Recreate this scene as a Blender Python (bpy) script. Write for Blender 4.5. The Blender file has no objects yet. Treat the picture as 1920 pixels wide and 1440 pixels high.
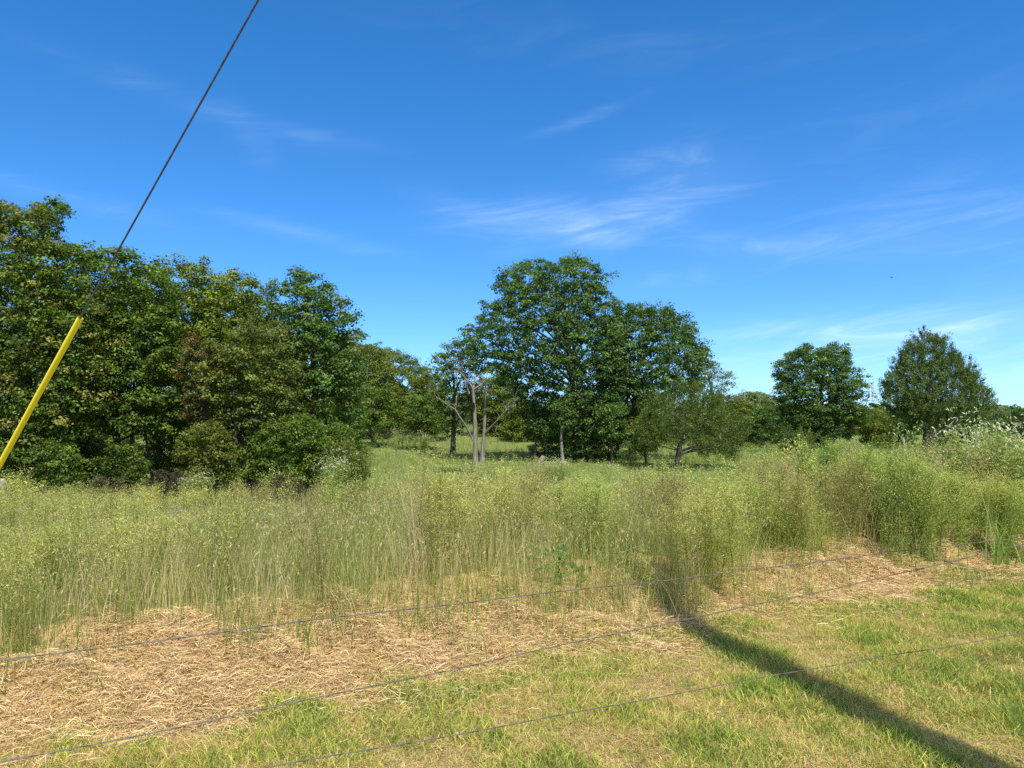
import bpy, math
import numpy as np
from mathutils import Vector, Matrix

# ------------------------------------------------------------------ camera, sky, sun, exposure
S = bpy.context.scene
COL = S.collection
CAM_H = 1.65
PITCH = math.atan(80 / 1440)
cam_d = bpy.data.cameras.new('camera'); cam = bpy.data.objects.new('camera', cam_d); COL.objects.link(cam)
cam.location = (0, 0, CAM_H); cam.rotation_euler = (math.pi / 2 + PITCH, 0, 0)
cam_d.sensor_width = 36; cam_d.lens = 27; cam_d.clip_start = 0.05; cam_d.clip_end = 6000
S.camera = cam
S.view_settings.view_transform = 'Standard'; S.view_settings.look = 'None'
S.view_settings.exposure = 0.72; S.view_settings.gamma = 1.0
SUN_EL, SUN_AZ = math.radians(59), math.atan2(0.31, -1.0)      # azimuth from +Y towards +X: behind the viewer, a little right
sun_d = bpy.data.lights.new('sun', 'SUN'); sun_d.energy = 4.2; sun_d.angle = math.radians(0.53); sun_d.color = (1.0, 0.94, 0.84)
sun = bpy.data.objects.new('sun', sun_d); COL.objects.link(sun)
sdir = Vector((math.sin(SUN_AZ) * math.cos(SUN_EL), math.cos(SUN_AZ) * math.cos(SUN_EL), math.sin(SUN_EL)))
sun.rotation_euler = sdir.to_track_quat('Z', 'Y').to_euler(); sun.location = (6, -12, 20)
cy = S.cycles
cy.max_bounces = 5; cy.diffuse_bounces = 3; cy.glossy_bounces = 2; cy.transmission_bounces = 3; cy.transparent_max_bounces = 4
cy.use_denoising = False
cy.caustics_reflective = False; cy.caustics_refractive = False

def ray(px, py):
    "direction through a pixel of the 1920x1440 photograph, scaled so that its forward (y) part is 1"
    a, b = (px - 960) / 1440, -(py - 720) / 1440
    c, s = math.cos(PITCH), math.sin(PITCH)
    y, z = c - s * b, s + c * b
    return np.array((a / y, 1.0, z / y))
def P(px, py, Y):
    return ray(px, py) * Y + np.array((0, 0, CAM_H))

def build_world():
    W = bpy.data.worlds.new('World'); S.world = W; W.use_nodes = True
    nt = W.node_tree; N = nt.nodes; L = nt.links
    bg = N['Background']; bg.inputs[1].default_value = 0.128
    sky = N.new('ShaderNodeTexSky'); sky.sky_type = 'NISHITA'; sky.sun_disc = False
    sky.sun_elevation = SUN_EL; sky.sun_rotation = SUN_AZ
    sky.air_density = 0.85; sky.dust_density = 0.05; sky.ozone_density = 4.5; sky.altitude = 200
    hs = N.new('ShaderNodeHueSaturation'); hs.inputs['Saturation'].default_value = 1.29
    hs.inputs['Hue'].default_value = .500; L.new(sky.outputs[0], hs.inputs['Color'])
    tc = N.new('ShaderNodeTexCoord'); sep = N.new('ShaderNodeSeparateXYZ'); L.new(tc.outputs['Generated'], sep.inputs[0])
    def M(op, a, b=None, c=None):
        n = N.new('ShaderNodeMath'); n.operation = op
        for i, v in enumerate((a, b, c)):
            if v is None: continue
            if isinstance(v, (int, float)): n.inputs[i].default_value = v
            else: L.new(v, n.inputs[i])
        return n.outputs[0]
    az = M('ARCTAN2', sep.outputs[0], sep.outputs[1])
    el = M('ARCSINE', sep.outputs[2])
    cmb = N.new('ShaderNodeCombineXYZ')
    L.new(az, cmb.inputs[0]); L.new(M('MULTIPLY_ADD', az, -0.10, el), cmb.inputs[1])
    mp = N.new('ShaderNodeMapping'); mp.inputs['Scale'].default_value = (5, 26, 1); L.new(cmb.outputs[0], mp.inputs[0])
    nz = N.new('ShaderNodeTexNoise'); nz.inputs['Scale'].default_value = 1.0; nz.inputs['Detail'].default_value = 9
    nz.inputs['Roughness'].default_value = 0.62; nz.inputs['Distortion'].default_value = 0.9; L.new(mp.outputs[0], nz.inputs['Vector'])
    fib = N.new('ShaderNodeMapRange'); fib.interpolation_type = 'SMOOTHSTEP'
    fib.inputs['From Min'].default_value = 0.40; fib.inputs['From Max'].default_value = 0.88; L.new(nz.outputs[0], fib.inputs[0])
    # thin streaks of cirrus: (px, py, half width, half height, slope, strength)
    wisps = [(1045, 415, 170, 34, 0.02, .52), (1090, 440, 70, 20, 0.1, .35), (560, 436, 120, 14, 0.14, .42), (470, 262, 40, 34, 0.7, .10),
             (560, 245, 130, 12, 0.1, .10), (1110, 217, 90, 10, -0.28, .2), (1215, 392, 70, 26, 0.1, .42), (1300, 330, 120, 60, 0.1, .32), (970, 470, 60, 12, -.1, .3), (1350, 450, 70, 16, .2, .25),
             (830, 380, 60, 22, 0.2, .22), (1500, 465, 300, 26, 0.05, .16), (1800, 420, 260, 75, 0.1, .26), (1860, 610, 330, 30, 0.0, .7),
             (1420, 690, 170, 26, 0.0, .60), (1830, 680, 320, 46, 0.02, .42), (1640, 605, 260, 14, -.02, .30), (1280, 520, 120, 20, -0.1, .18), (80, 360, 170, 16, 0.12, .22),
             (330, 180, 200, 20, 0.2, .10), (1250, 90, 520, 50, 0.12, .05), (1650, 235, 200, 40, -0.1, .08)]
    tot = None
    for px, py, w, h, sl, st in wisps:
        r = ray(px, py); a0 = math.atan2(r[0], r[1]); e0 = math.asin(r[2] / np.linalg.norm(r))
        da = M('SUBTRACT', az, a0)
        de = M('ADD', M('SUBTRACT', el, e0), M('MULTIPLY', da, sl))
        q = M('ADD', M('POWER', M('ABSOLUTE', M('MULTIPLY', da, 1440 / w)), 2.0), M('POWER', M('ABSOLUTE', M('MULTIPLY', de, 1440 / h)), 2.0))
        g = M('MULTIPLY', M('EXPONENT', M('MULTIPLY', q, -1.0)), st * .66)
        tot = g if tot is None else M('ADD', tot, g)
    veil = M('MULTIPLY', M('EXPONENT', M('MULTIPLY', M('MAXIMUM', el, 0.0), -8.0)), 0.0)
    fac = M('ADD', M('MULTIPLY', tot, M('MULTIPLY_ADD', fib.outputs[0], 0.85, 0.12)), veil)
    fac = M('MINIMUM', fac, 0.8)
    low = N.new('ShaderNodeMix'); low.data_type = 'RGBA'; low.blend_type = 'MULTIPLY'
    L.new(M('EXPONENT', M('MULTIPLY', M('MAXIMUM', el, 0.0), -5.0)), low.inputs[0]); L.new(hs.outputs[0], low.inputs[6]); low.inputs[7].default_value = (.46, .68, .95, 1)
    mx = N.new('ShaderNodeMix'); mx.data_type = 'RGBA'
    L.new(fac, mx.inputs[0]); L.new(low.outputs[2], mx.inputs[6]); mx.inputs[7].default_value = (7.2, 8.0, 8.6, 1)
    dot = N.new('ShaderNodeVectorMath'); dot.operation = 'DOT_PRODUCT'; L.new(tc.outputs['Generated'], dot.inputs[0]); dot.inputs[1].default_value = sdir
    hz = N.new('ShaderNodeMapRange'); hz.interpolation_type = 'SMOOTHSTEP'; hz.inputs['From Min'].default_value = 0.25; hz.inputs['From Max'].default_value = 1.0  # sun-side haze out of view, added as neutral fill for the bluish shadows
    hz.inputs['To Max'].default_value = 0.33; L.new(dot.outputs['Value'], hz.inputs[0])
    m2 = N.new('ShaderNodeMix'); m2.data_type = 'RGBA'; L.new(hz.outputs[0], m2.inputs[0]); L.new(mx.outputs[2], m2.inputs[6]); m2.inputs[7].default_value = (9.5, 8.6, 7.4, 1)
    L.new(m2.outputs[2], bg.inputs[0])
build_world()

# ------------------------------------------------------------------ helpers
rng = np.random.default_rng(7)
def ss(a, b, x):
    t = np.clip((np.asarray(x, float) - a) / (b - a), 0, 1); return t * t * (3 - 2 * t)
class Noise:
    "smooth 2-D noise from a few random waves, about -1..1"
    def __init__(self, scale, seed, n=10):
        r = np.random.default_rng(seed); a = r.uniform(0, 2 * np.pi, n); k = r.uniform(.5, 1.7, n) / scale * 2 * np.pi
        self.kx, self.ky, self.p, self.n = k * np.cos(a), k * np.sin(a), r.uniform(0, 6.28, n), n
    def __call__(self, x, y):
        x = np.asarray(x, float); y = np.asarray(y, float); o = np.zeros(np.broadcast(x, y).shape)
        for i in range(self.n): o = o + np.sin(self.kx[i] * x + self.ky[i] * y + self.p[i])
        return o / math.sqrt(self.n / 2) * .7
n_edge, n_lump, n_lump2, n_patch, n_patch2, n_field, n_field2 = (Noise(2.2, 1), Noise(.8, 2), Noise(.3, 3), Noise(1.3, 4), Noise(.45, 5), Noise(3.2, 6), Noise(9, 8))

def sline(x, y): return y - .58 * x                   # the fence, the cut strip and the weeds run along lines of equal s
def weed_edge(x, y=None): return 6.42 + .24 * n_edge(x, 0 * np.asarray(x, float)) + .20 * n_lump(x, 0 * np.asarray(x, float) + 3) - .5 * (1 - ss(-3.5, -2.3, x)) - .28 * ss(-2, -.6, x) * (1 - ss(1.6, 3, x)) - .36 * ss(1.8, 2.8, x)
def zt(x, y):
    x = np.asarray(x, float); y = np.asarray(y, float)
    s = sline(x, y)
    strip = ss(5.5, 6.3, s) * (1 - ss(7.6, 9.0, s))
    near = .30 * ss(5.3, 7.0, s)
    far = np.interp(y, [0, 8, 12, 20, 28, 36, 48, 62, 90, 300, 3000], [0, 0, -.22, -.62, -.48, -.22, -.18, -.18, 0, 0, 0]) * ss(6.5, 9, s)
    u = x / np.maximum(y, 1)
    rise = 1.35 * ss(37, 64, y) * (1 - ss(.10, .32, u)) * (1 - ss(120, 400, y))
    bump = strip * (.05 * n_lump(x, y) + .012 * n_lump2(x, y)) + .012 * n_lump(x, y)
    return near + far + rise + bump

def new_obj(name, me, parent=None, loc=None):
    o = bpy.data.objects.new(name, me); COL.objects.link(o)
    if parent: o.parent = parent
    if loc is not None: o.location = loc
    return o
def tag(o, label=None, cat=None, group=None, kind=None):
    for k, v in (('label', label), ('category', cat), ('group', group), ('kind', kind)):
        if v: o[k] = v
    return o
def thing(name, label, cat, loc=(0, 0, 0), group=None):
    o = bpy.data.objects.new(name, None); COL.objects.link(o); o.location = [float(v) for v in loc]; o.empty_display_size = .3
    return tag(o, label, cat, group)
def mesh_np(name, V, F, C=None, mat=None, smooth=False):
    "V (n,3), F (m,4) quads, C (n,3) colours per vertex"
    me = bpy.data.meshes.new(name); V = np.asarray(V, np.float32); F = np.asarray(F, np.int32)
    me.vertices.add(len(V)); me.vertices.foreach_set('co', V.ravel())
    me.loops.add(F.size); me.loops.foreach_set('vertex_index', F.ravel())
    me.polygons.add(len(F)); me.polygons.foreach_set('loop_start', np.arange(0, F.size, F.shape[1], dtype=np.int32))
    if smooth: me.polygons.foreach_set('use_smooth', np.ones(len(F), bool))
    if C is not None:
        at = me.color_attributes.new('tint', 'FLOAT_COLOR', 'POINT')
        at.data.foreach_set('color', np.concatenate([np.asarray(C, np.float32), np.ones((len(V), 1), np.float32)], 1).ravel())
    if mat: me.materials.append(mat)
    me.update(calc_edges=True)
    return me
def quads_mesh(name, Q, C, mat):
    "Q (n,4,3) loose quads, C (n,3)"
    n = len(Q)
    return mesh_np(name, Q.reshape(-1, 3), np.arange(n * 4).reshape(n, 4), np.repeat(C, 4, 0), mat)
def unit(v): return v / np.maximum(np.linalg.norm(v, axis=-1, keepdims=True), 1e-9)

def leaf_quads(c, nrm, size, aspect=.55, tdir=None, fold=.12, r=rng):
    n = len(c); nrm = unit(nrm)
    t = r.normal(size=(n, 3)) if tdir is None else tdir + .35 * r.normal(size=(n, 3))
    t = unit(t - (t * nrm).sum(1, keepdims=True) * nrm); b = np.cross(nrm, t)
    L = np.asarray(size).reshape(-1, 1); w = L * aspect * .5
    up = nrm * L * fold
    return np.stack([c - t * L * .5, c + b * w + up - t * L * .06, c + t * L * .5, c - b * w + up - t * L * .06], 1)

def blade_quads(base, h, lean_dir, lean, w, r=rng, segs=2, tip=.15):
    "curved tapering blades; returns quads (n*segs,4,3)"
    n = len(base); ang = r.uniform(0, np.pi, n); side = np.stack([np.cos(ang), np.sin(ang), 0 * ang], 1)
    out = []; ld = np.stack([np.cos(lean_dir), np.sin(lean_dir), 0 * lean_dir], 1)
    pts = []
    for k in range(segs + 1):
        f = k / segs
        p = base + ld * (lean * f ** 1.8)[:, None] + np.array((0, 0, 1.)) * (h * (f - .18 * f * f * np.minimum(lean / np.maximum(h, .01), 1.5)))[:, None]
        ww = w * (1 - (1 - tip) * f) * .5
        pts.append((p - side * ww[:, None], p + side * ww[:, None]))
    for k in range(segs):
        out.append(np.stack([pts[k][0], pts[k][1], pts[k + 1][1], pts[k + 1][0]], 1))
    return np.concatenate(out, 0)

class Tubes:
    def __init__(self): self.V, self.F, self.n = [], [], 0
    def add(self, pts, radii, sides=7, cap=True, wob=0, r=rng):
        pts = np.asarray(pts, float); m = len(pts); radii = np.broadcast_to(np.asarray(radii, float), (m,))
        d = unit(np.gradient(pts, axis=0)); ref = np.array((0, 0, 1.)) if abs(d[0][2]) < .9 else np.array((1., 0, 0))
        u = unit(np.cross(d, ref)); v = np.cross(d, u)
        a = np.linspace(0, 2 * np.pi, sides, endpoint=False)
        ring = pts[:, None] + radii[:, None, None] * (np.cos(a)[None, :, None] * u[:, None] + np.sin(a)[None, :, None] * v[:, None]) * (1 + wob * r.normal(size=(m, sides, 1)))
        self.V.append(ring.reshape(-1, 3)); i = self.n
        for k in range(m - 1):
            for j in range(sides):
                j2 = (j + 1) % sides
                self.F.append((i + k * sides + j, i + k * sides + j2, i + (k + 1) * sides + j2, i + (k + 1) * sides + j))
        self.n += m * sides
        if cap:
            for e, ctr in ((0, pts[0]), (m - 1, pts[-1])):
                self.V.append(ctr[None]); c = self.n; self.n += 1; o = i + e * sides
                for j in range(0, sides - 1, 2):
                    self.F.append((c, o + j, o + j + 1, o + (j + 2) % sides))
                if sides % 2: self.F.append((c, o + sides - 1, o, c)) if False else None
    def mesh(self, name, mat, off=(0, 0, 0), smooth=True):
        V = np.concatenate(self.V) - np.asarray(off)
        return mesh_np(name, V, np.array(self.F), None, mat, smooth)
def bez(p0, p1, p2, n=6):
    t = np.linspace(0, 1, n)[:, None]; return (1 - t) ** 2 * p0 + 2 * t * (1 - t) * p1 + t * t * p2

# ------------------------------------------------------------------ materials
def mat_base(name):
    m = bpy.data.materials.new(name); m.use_nodes = True
    return m, m.node_tree.nodes, m.node_tree.links, m.node_tree.nodes['Principled BSDF']
def mat_leaf(name, rough=.5, spec=.35, trans=.35, tboost=(1.15, 1.25, .55)):
    m, N, L, b = mat_base(name)
    at = N.new('ShaderNodeAttribute'); at.attribute_name = 'tint'
    L.new(at.outputs['Color'], b.inputs['Base Color']); b.inputs['Roughness'].default_value = rough; b.inputs['Specular IOR Level'].default_value = spec
    tr = N.new('ShaderNodeBsdfTranslucent'); mul = N.new('ShaderNodeMix'); mul.data_type = 'RGBA'; mul.blend_type = 'MULTIPLY'; mul.inputs[0].default_value = 1
    L.new(at.outputs['Color'], mul.inputs[6]); mul.inputs[7].default_value = (*tboost, 1); L.new(mul.outputs[2], tr.inputs[0])
    mx = N.new('ShaderNodeMixShader'); mx.inputs[0].default_value = trans
    L.new(b.outputs[0], mx.inputs[1]); L.new(tr.outputs[0], mx.inputs[2]); L.new(mx.outputs[0], N['Material Output'].inputs[0])
    return m
def mat_noise(name, c1, c2, scale, rough=.9, stretch=(1, 1, 1), bump=.3, c3=None):
    m, N, L, b = mat_base(name)
    tc = N.new('ShaderNodeTexCoord'); mp = N.new('ShaderNodeMapping'); mp.inputs['Scale'].default_value = stretch; L.new(tc.outputs['Object'], mp.inputs[0])
    nz = N.new('ShaderNodeTexNoise'); nz.inputs['Scale'].default_value = scale; nz.inputs['Detail'].default_value = 8; L.new(mp.outputs[0], nz.inputs['Vector'])
    cr = N.new('ShaderNodeValToRGB'); cr.color_ramp.elements[0].position = .32; cr.color_ramp.elements[1].position = .68
    cr.color_ramp.elements[0].color = (*c1, 1); cr.color_ramp.elements[1].color = (*c2, 1)
    if c3: e = cr.color_ramp.elements.new(.5); e.color = (*c3, 1)
    L.new(nz.outputs[0], cr.inputs[0]); L.new(cr.outputs[0], b.inputs['Base Color'])
    b.inputs['Roughness'].default_value = rough; b.inputs['Specular IOR Level'].default_value = .2
    bp = N.new('ShaderNodeBump'); bp.inputs['Strength'].default_value = bump; bp.inputs['Distance'].default_value = .02
    L.new(nz.outputs[0], bp.inputs['Height']); L.new(bp.outputs[0], b.inputs['Normal'])
    return m
M_leaf = mat_leaf('tree_leaf', .5, .28, .34)
M_needle = mat_leaf('cedar_needle', .6, .25, .25)
M_grass = mat_leaf('grass_blade', .7, .12, .45, (1.1, 1.15, .7))
M_weed = mat_leaf('weed_leaf', .7, .12, .5, (1.1, 1.15, .7))
M_straw = mat_leaf('dry_straw', .6, .3, .15, (1, .95, .8))
M_bark = mat_noise('bark', (.045, .036, .028), (.15, .125, .10), 9, .95, (3, 3, .5), .8)
M_bark_pale = mat_noise('pale_bark', (.12, .105, .085), (.30, .27, .225), 9, .95, (3, 3, .6), .6)
M_dead = mat_noise('bleached_wood', (.10, .09, .075), (.29, .268, .23), 7, .85, (4, 4, .4), .7)
M_postw = mat_noise('weathered_post', (.17, .155, .125), (.34, .315, .26), 14, .9, (3, 3, .4), .5)
M_pole = mat_noise('treated_pole', (.10, .075, .05), (.20, .155, .11), 8, .9, (4, 4, .3), .6)
M_wire = mat_noise('galvanised_wire', (.10, .09, .07), (.19, .172, .14), 60, .45, (1, 1, 1), .2); M_wire.node_tree.nodes['Principled BSDF'].inputs['Metallic'].default_value = .2
M_cable = mat_noise('steel_strand', (.07, .075, .085), (.13, .135, .15), 80, .5, (1, 1, 1), .2); M_cable.node_tree.nodes['Principled BSDF'].inputs['Metallic'].default_value = .5
M_yellow = mat_noise('yellow_plastic', (.84, .70, .016), (.90, .78, .03), 2.2, .38, (1, 1, .3), .0); M_yellow.node_tree.nodes['Principled BSDF'].inputs['Specular IOR Level'].default_value = .5
M_steel = mat_noise('grey_steel', (.30, .34, .40), (.38, .42, .48), 2, .6)
M_hole = mat_noise('hollow_shade', (.006, .005, .004), (.015, .012, .01), 9)  # near-black: the shade inside the trunk hole is put into the colour
M_bird = mat_noise('feather', (.02, .02, .022), (.04, .04, .042), 9)

def ground_material():
    m, N, L, b = mat_base('soil_and_thatch')
    tc = N.new('ShaderNodeTexCoord'); at = N.new('ShaderNodeAttribute'); at.attribute_name = 'tint'
    nz = N.new('ShaderNodeTexNoise'); nz.inputs['Scale'].default_value = 9; nz.inputs['Detail'].default_value = 10; nz.inputs['Roughness'].default_value = .7
    L.new(tc.outputs['Object'], nz.inputs['Vector'])
    cr = N.new('ShaderNodeValToRGB'); cr.color_ramp.elements[0].position = .3; cr.color_ramp.elements[1].position = .7
    cr.color_ramp.elements[0].color = (.45, .42, .40, 1); cr.color_ramp.elements[1].color = (1.3, 1.3, 1.25, 1); L.new(nz.outputs[0], cr.inputs[0])
    mx = N.new('ShaderNodeMix'); mx.data_type = 'RGBA'; mx.blend_type = 'MULTIPLY'; mx.inputs[0].default_value = 1
    L.new(at.outputs['Color'], mx.inputs[6]); L.new(cr.outputs[0], mx.inputs[7]); L.new(mx.outputs[2], b.inputs['Base Color'])
    b.inputs['Roughness'].default_value = 1; b.inputs['Specular IOR Level'].default_value = .05
    bp = N.new('ShaderNodeBump'); bp.inputs['Strength'].default_value = .7; bp.inputs['Distance'].default_value = .03
    L.new(nz.outputs[0], bp.inputs['Height']); L.new(bp.outputs[0], b.inputs['Normal'])
    return m

# ------------------------------------------------------------------ ground: one sheet to the horizon
def axis(parts):
    out = [np.arange(a, b, st) for a, b, st in parts]; return np.concatenate(out)
def build_ground():
    xs = axis([(-3000, -400, 130), (-400, -60, 10), (-60, -12, 1.5), (-12, 16, .16), (16, 60, 1.5), (60, 400, 10), (400, 3001, 130)])
    ys = axis([(-300, -20, 14), (-20, -2, 1), (-2, 14, .16), (14, 30, .6), (30, 90, 1.5), (90, 400, 10), (400, 4000, 120)])
    X, Y = np.meshgrid(xs, ys); Z = zt(X, Y) - .004
    V = np.stack([X, Y, Z], -1).reshape(-1, 3); nx = len(xs)
    i = (np.arange(len(ys) - 1)[:, None] * nx + np.arange(nx - 1)[None]).ravel()
    F = np.stack([i, i + 1, i + nx + 1, i + nx], 1)
    s = sline(X, Y).ravel()[:, None]
    lawn, straw, field = np.array((.25, .20, .085)), np.array((.42, .30, .145)), np.array((.10, .11, .04))
    a = ss(5.3, 5.9, s); c = ss(7.0, 7.6, s)
    fr = ss(14, 26, Y).ravel()[:, None]; C = (lawn * (1 - a) + straw * a) * (1 - c) + (field * (1 - fr) + np.array((.16, .20, .06)) * fr) * c
    me = mesh_np('ground', V, F, C, ground_material(), True)
    tag(new_obj('ground', me), kind='structure')
build_ground()

# ------------------------------------------------------------------ scatter points
def scatter(y0, y1, dens, xmargin=1.2, half=.70, r=rng):
    "points in the view wedge between two depths"
    w0, w1 = half * y0 + xmargin, half * y1 + xmargin
    n = int((w0 + w1) * (y1 - y0) * dens)
    y = np.sqrt(r.uniform(0, 1, n) * (w1 ** 2 - w0 ** 2) + w0 ** 2) if w1 > w0 else r.uniform(y0, y1, n)
    if w1 > w0: y = (y - xmargin) / half
    return r.uniform(-1, 1, n) * (half * y + xmargin), y
def jitter(col, n, v=.18, r=rng): return np.asarray(col)[None] * np.exp(v * r.normal(size=(n, 1))) * (1 + .07 * r.normal(size=(n, 3)))

def build_lawn():
    Q, C = [], []
    for y0, y1, d in ((-2.5, 1.5, 260), (1.5, 3.2, 1200), (3.2, 5.2, 7600), (5.2, 8, 5000), (8, 16, 2000)):
        x, y = scatter(max(y0, .01), y1, d, 1.6) if y0 >= 0 else (rng.uniform(-5, 5, int(10 * (y1 - y0) * d)), rng.uniform(y0, y1, int(10 * (y1 - y0) * d)))
        s = sline(x, y); edge = 5.62 + .22 * n_edge(x, y) + .12 * n_lump(x, y)
        keep = (s < edge + .25 * rng.normal(size=len(x))) & (s < 7.0); x, y, s, edge = x[keep], y[keep], s[keep], edge[keep]
        n = len(x); g = .34 * n_patch(x, y) + .30 * n_patch2(x, y) + .35 * n_lump2(x, y) + .55 * rng.normal(size=n)
        g += .22 * n_field(x, y) + np.where(s < 3.4, -.36, -.02) + .38 * ss(1.2, 3.6, x) - .7 * ss(-.5, .2, s - edge) + .25 * ss(0, 5, x)
        tan, yel, grn, dk = (.66, .51, .25), (.54, .50, .13), (.29, .385, .07), (.15, .235, .045)
        c = np.where((g < -.42)[:, None], jitter(tan, n), np.where((g < .28)[:, None], jitter(yel, n), np.where((g < .95)[:, None], jitter(grn, n), jitter(dk, n))))
        h = rng.uniform(.02, .066, n) * (1 + .35 * n_patch(x, y)).clip(.5, 1.6); lying = (g < -.42) & (rng.random(n) < .75)
        lean = np.where(lying, rng.uniform(.04, .12, n), h * rng.uniform(.15, 1.1, n)); h = np.where(lying, h * .35, h)
        w = rng.uniform(.003, .0072, n) * np.where(y > 7, 1.4, 1)
        base = np.stack([x, y, zt(x, y) - .006], 1)
        q = blade_quads(base, h, rng.uniform(0, 6.283, n), lean, w, tip=.45)
        Q.append(q); C.append(np.concatenate([c, c]))
    # dry clippings lying between the blades
    for y0, y1, d in ((3.2, 5.2, 1900), (5.2, 9, 1300)):
        x, y = scatter(y0, y1, d, 1.0); k = sline(x, y) < 5.7; x, y = x[k], y[k]; n = len(x)
        b = np.stack([x, y, zt(x, y) + rng.uniform(0, .018, n)], 1); L = rng.uniform(.02, .085, n)
        q = blade_quads(b, rng.uniform(.002, .018, n), rng.uniform(0, 6.28, n), L, rng.uniform(.002, .0045, n), tip=.6)
        c = np.where((rng.random(n) < .65)[:, None], jitter((.60, .46, .24), n), jitter((.30, .21, .10), n)); Q.append(q); C.append(np.concatenate([c, c]))
    # broad-bladed tufts
    x, y = scatter(3.2, 9, 2.5, 1.0); k = (sline(x, y) < 5.4) & (n_patch(x, y) > -.2); x, y = x[k], y[k]
    for a, b in zip(x, y):
        m = rng.integers(8, 20); bx, by = a + .04 * rng.normal(size=m), b + .04 * rng.normal(size=m)
        q = blade_quads(np.stack([bx, by, zt(bx, by) - .005], 1), rng.uniform(.06, .13, m), rng.uniform(0, 6.28, m), rng.uniform(.02, .12, m), rng.uniform(.005, .009, m))
        cc = jitter((.16, .27, .045), m); Q.append(q); C.append(np.concatenate([cc, cc]))
    me = quads_mesh('mown_grass', np.concatenate(Q), np.concatenate(C), M_grass)
    tag(new_obj('mown_grass', me), 'short mown grass, green mixed with dry tan blades, in front of the straw strip', 'grass', kind='stuff')
build_lawn()

def build_straw():
    Q, C = [], []
    for y0, y1, d in ((2.6, 6.0, 9000), (6.0, 9, 6500), (9, 15, 2400)):
        x, y = scatter(y0, y1, d, 1.8); s = sline(x, y); e0 = 5.62 + .22 * n_edge(x, y) + .12 * n_lump(x, y); e1 = weed_edge(x) + .42
        f = rng.normal(size=len(x))
        k = (s > e0 - .12 + .32 * f * np.where(f < 0, 1.1, .5)) & (s < e1 + .25 * f); x, y = x[k], y[k]; n = len(x)
        a = rng.uniform(0, 6.283, n); L = rng.uniform(.03, .11, n) * np.where(rng.random(n) < .03, 2.0, 1); w = rng.uniform(.0017, .0036, n) * np.where(y > 8, 1.4, 1)
        d3 = np.stack([np.cos(a), np.sin(a), rng.normal(0, .14, n)], 1); d3 = unit(d3)
        lump = .04 + .02 * np.maximum(n_lump(x, y), -.4) * (n_lump2(x, y) + 1)
        c = np.stack([x, y, zt(x, y) + rng.uniform(-.004, 1, n) ** 2 * lump.clip(.015, .12) + .012], 1)
        sd = unit(np.cross(d3, np.array((0, 0, 1.)) + .5 * rng.normal(size=(n, 3)))) * (w * .5)[:, None]
        mid = c + np.stack([0 * a, 0 * a, L * .10], 1) * rng.uniform(-.2, 1, n)[:, None]
        p0, p2 = c - d3 * L[:, None] * .5, c + d3 * L[:, None] * .5
        Q += [np.stack([p0 - sd, p0 + sd, mid + sd, mid - sd], 1), np.stack([mid - sd, mid + sd, p2 + sd, p2 - sd], 1)]
        u = rng.random(n)[:, None] + .12 * n_patch2(x, y)[:, None]
        cc = np.where(u < .12, jitter((.36, .25, .11), n), np.where(u < .80, jitter((.56, .405, .195), n), jitter((.70, .55, .31), n)))
        C += [cc, cc]
    me = quads_mesh('cut_straw', np.concatenate(Q), np.concatenate(C), M_straw)
    tag(new_obj('cut_straw', me), 'tan strip of cut dry hay lying along the edge of the tall weeds', 'straw', kind='stuff')
build_straw()

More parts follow.
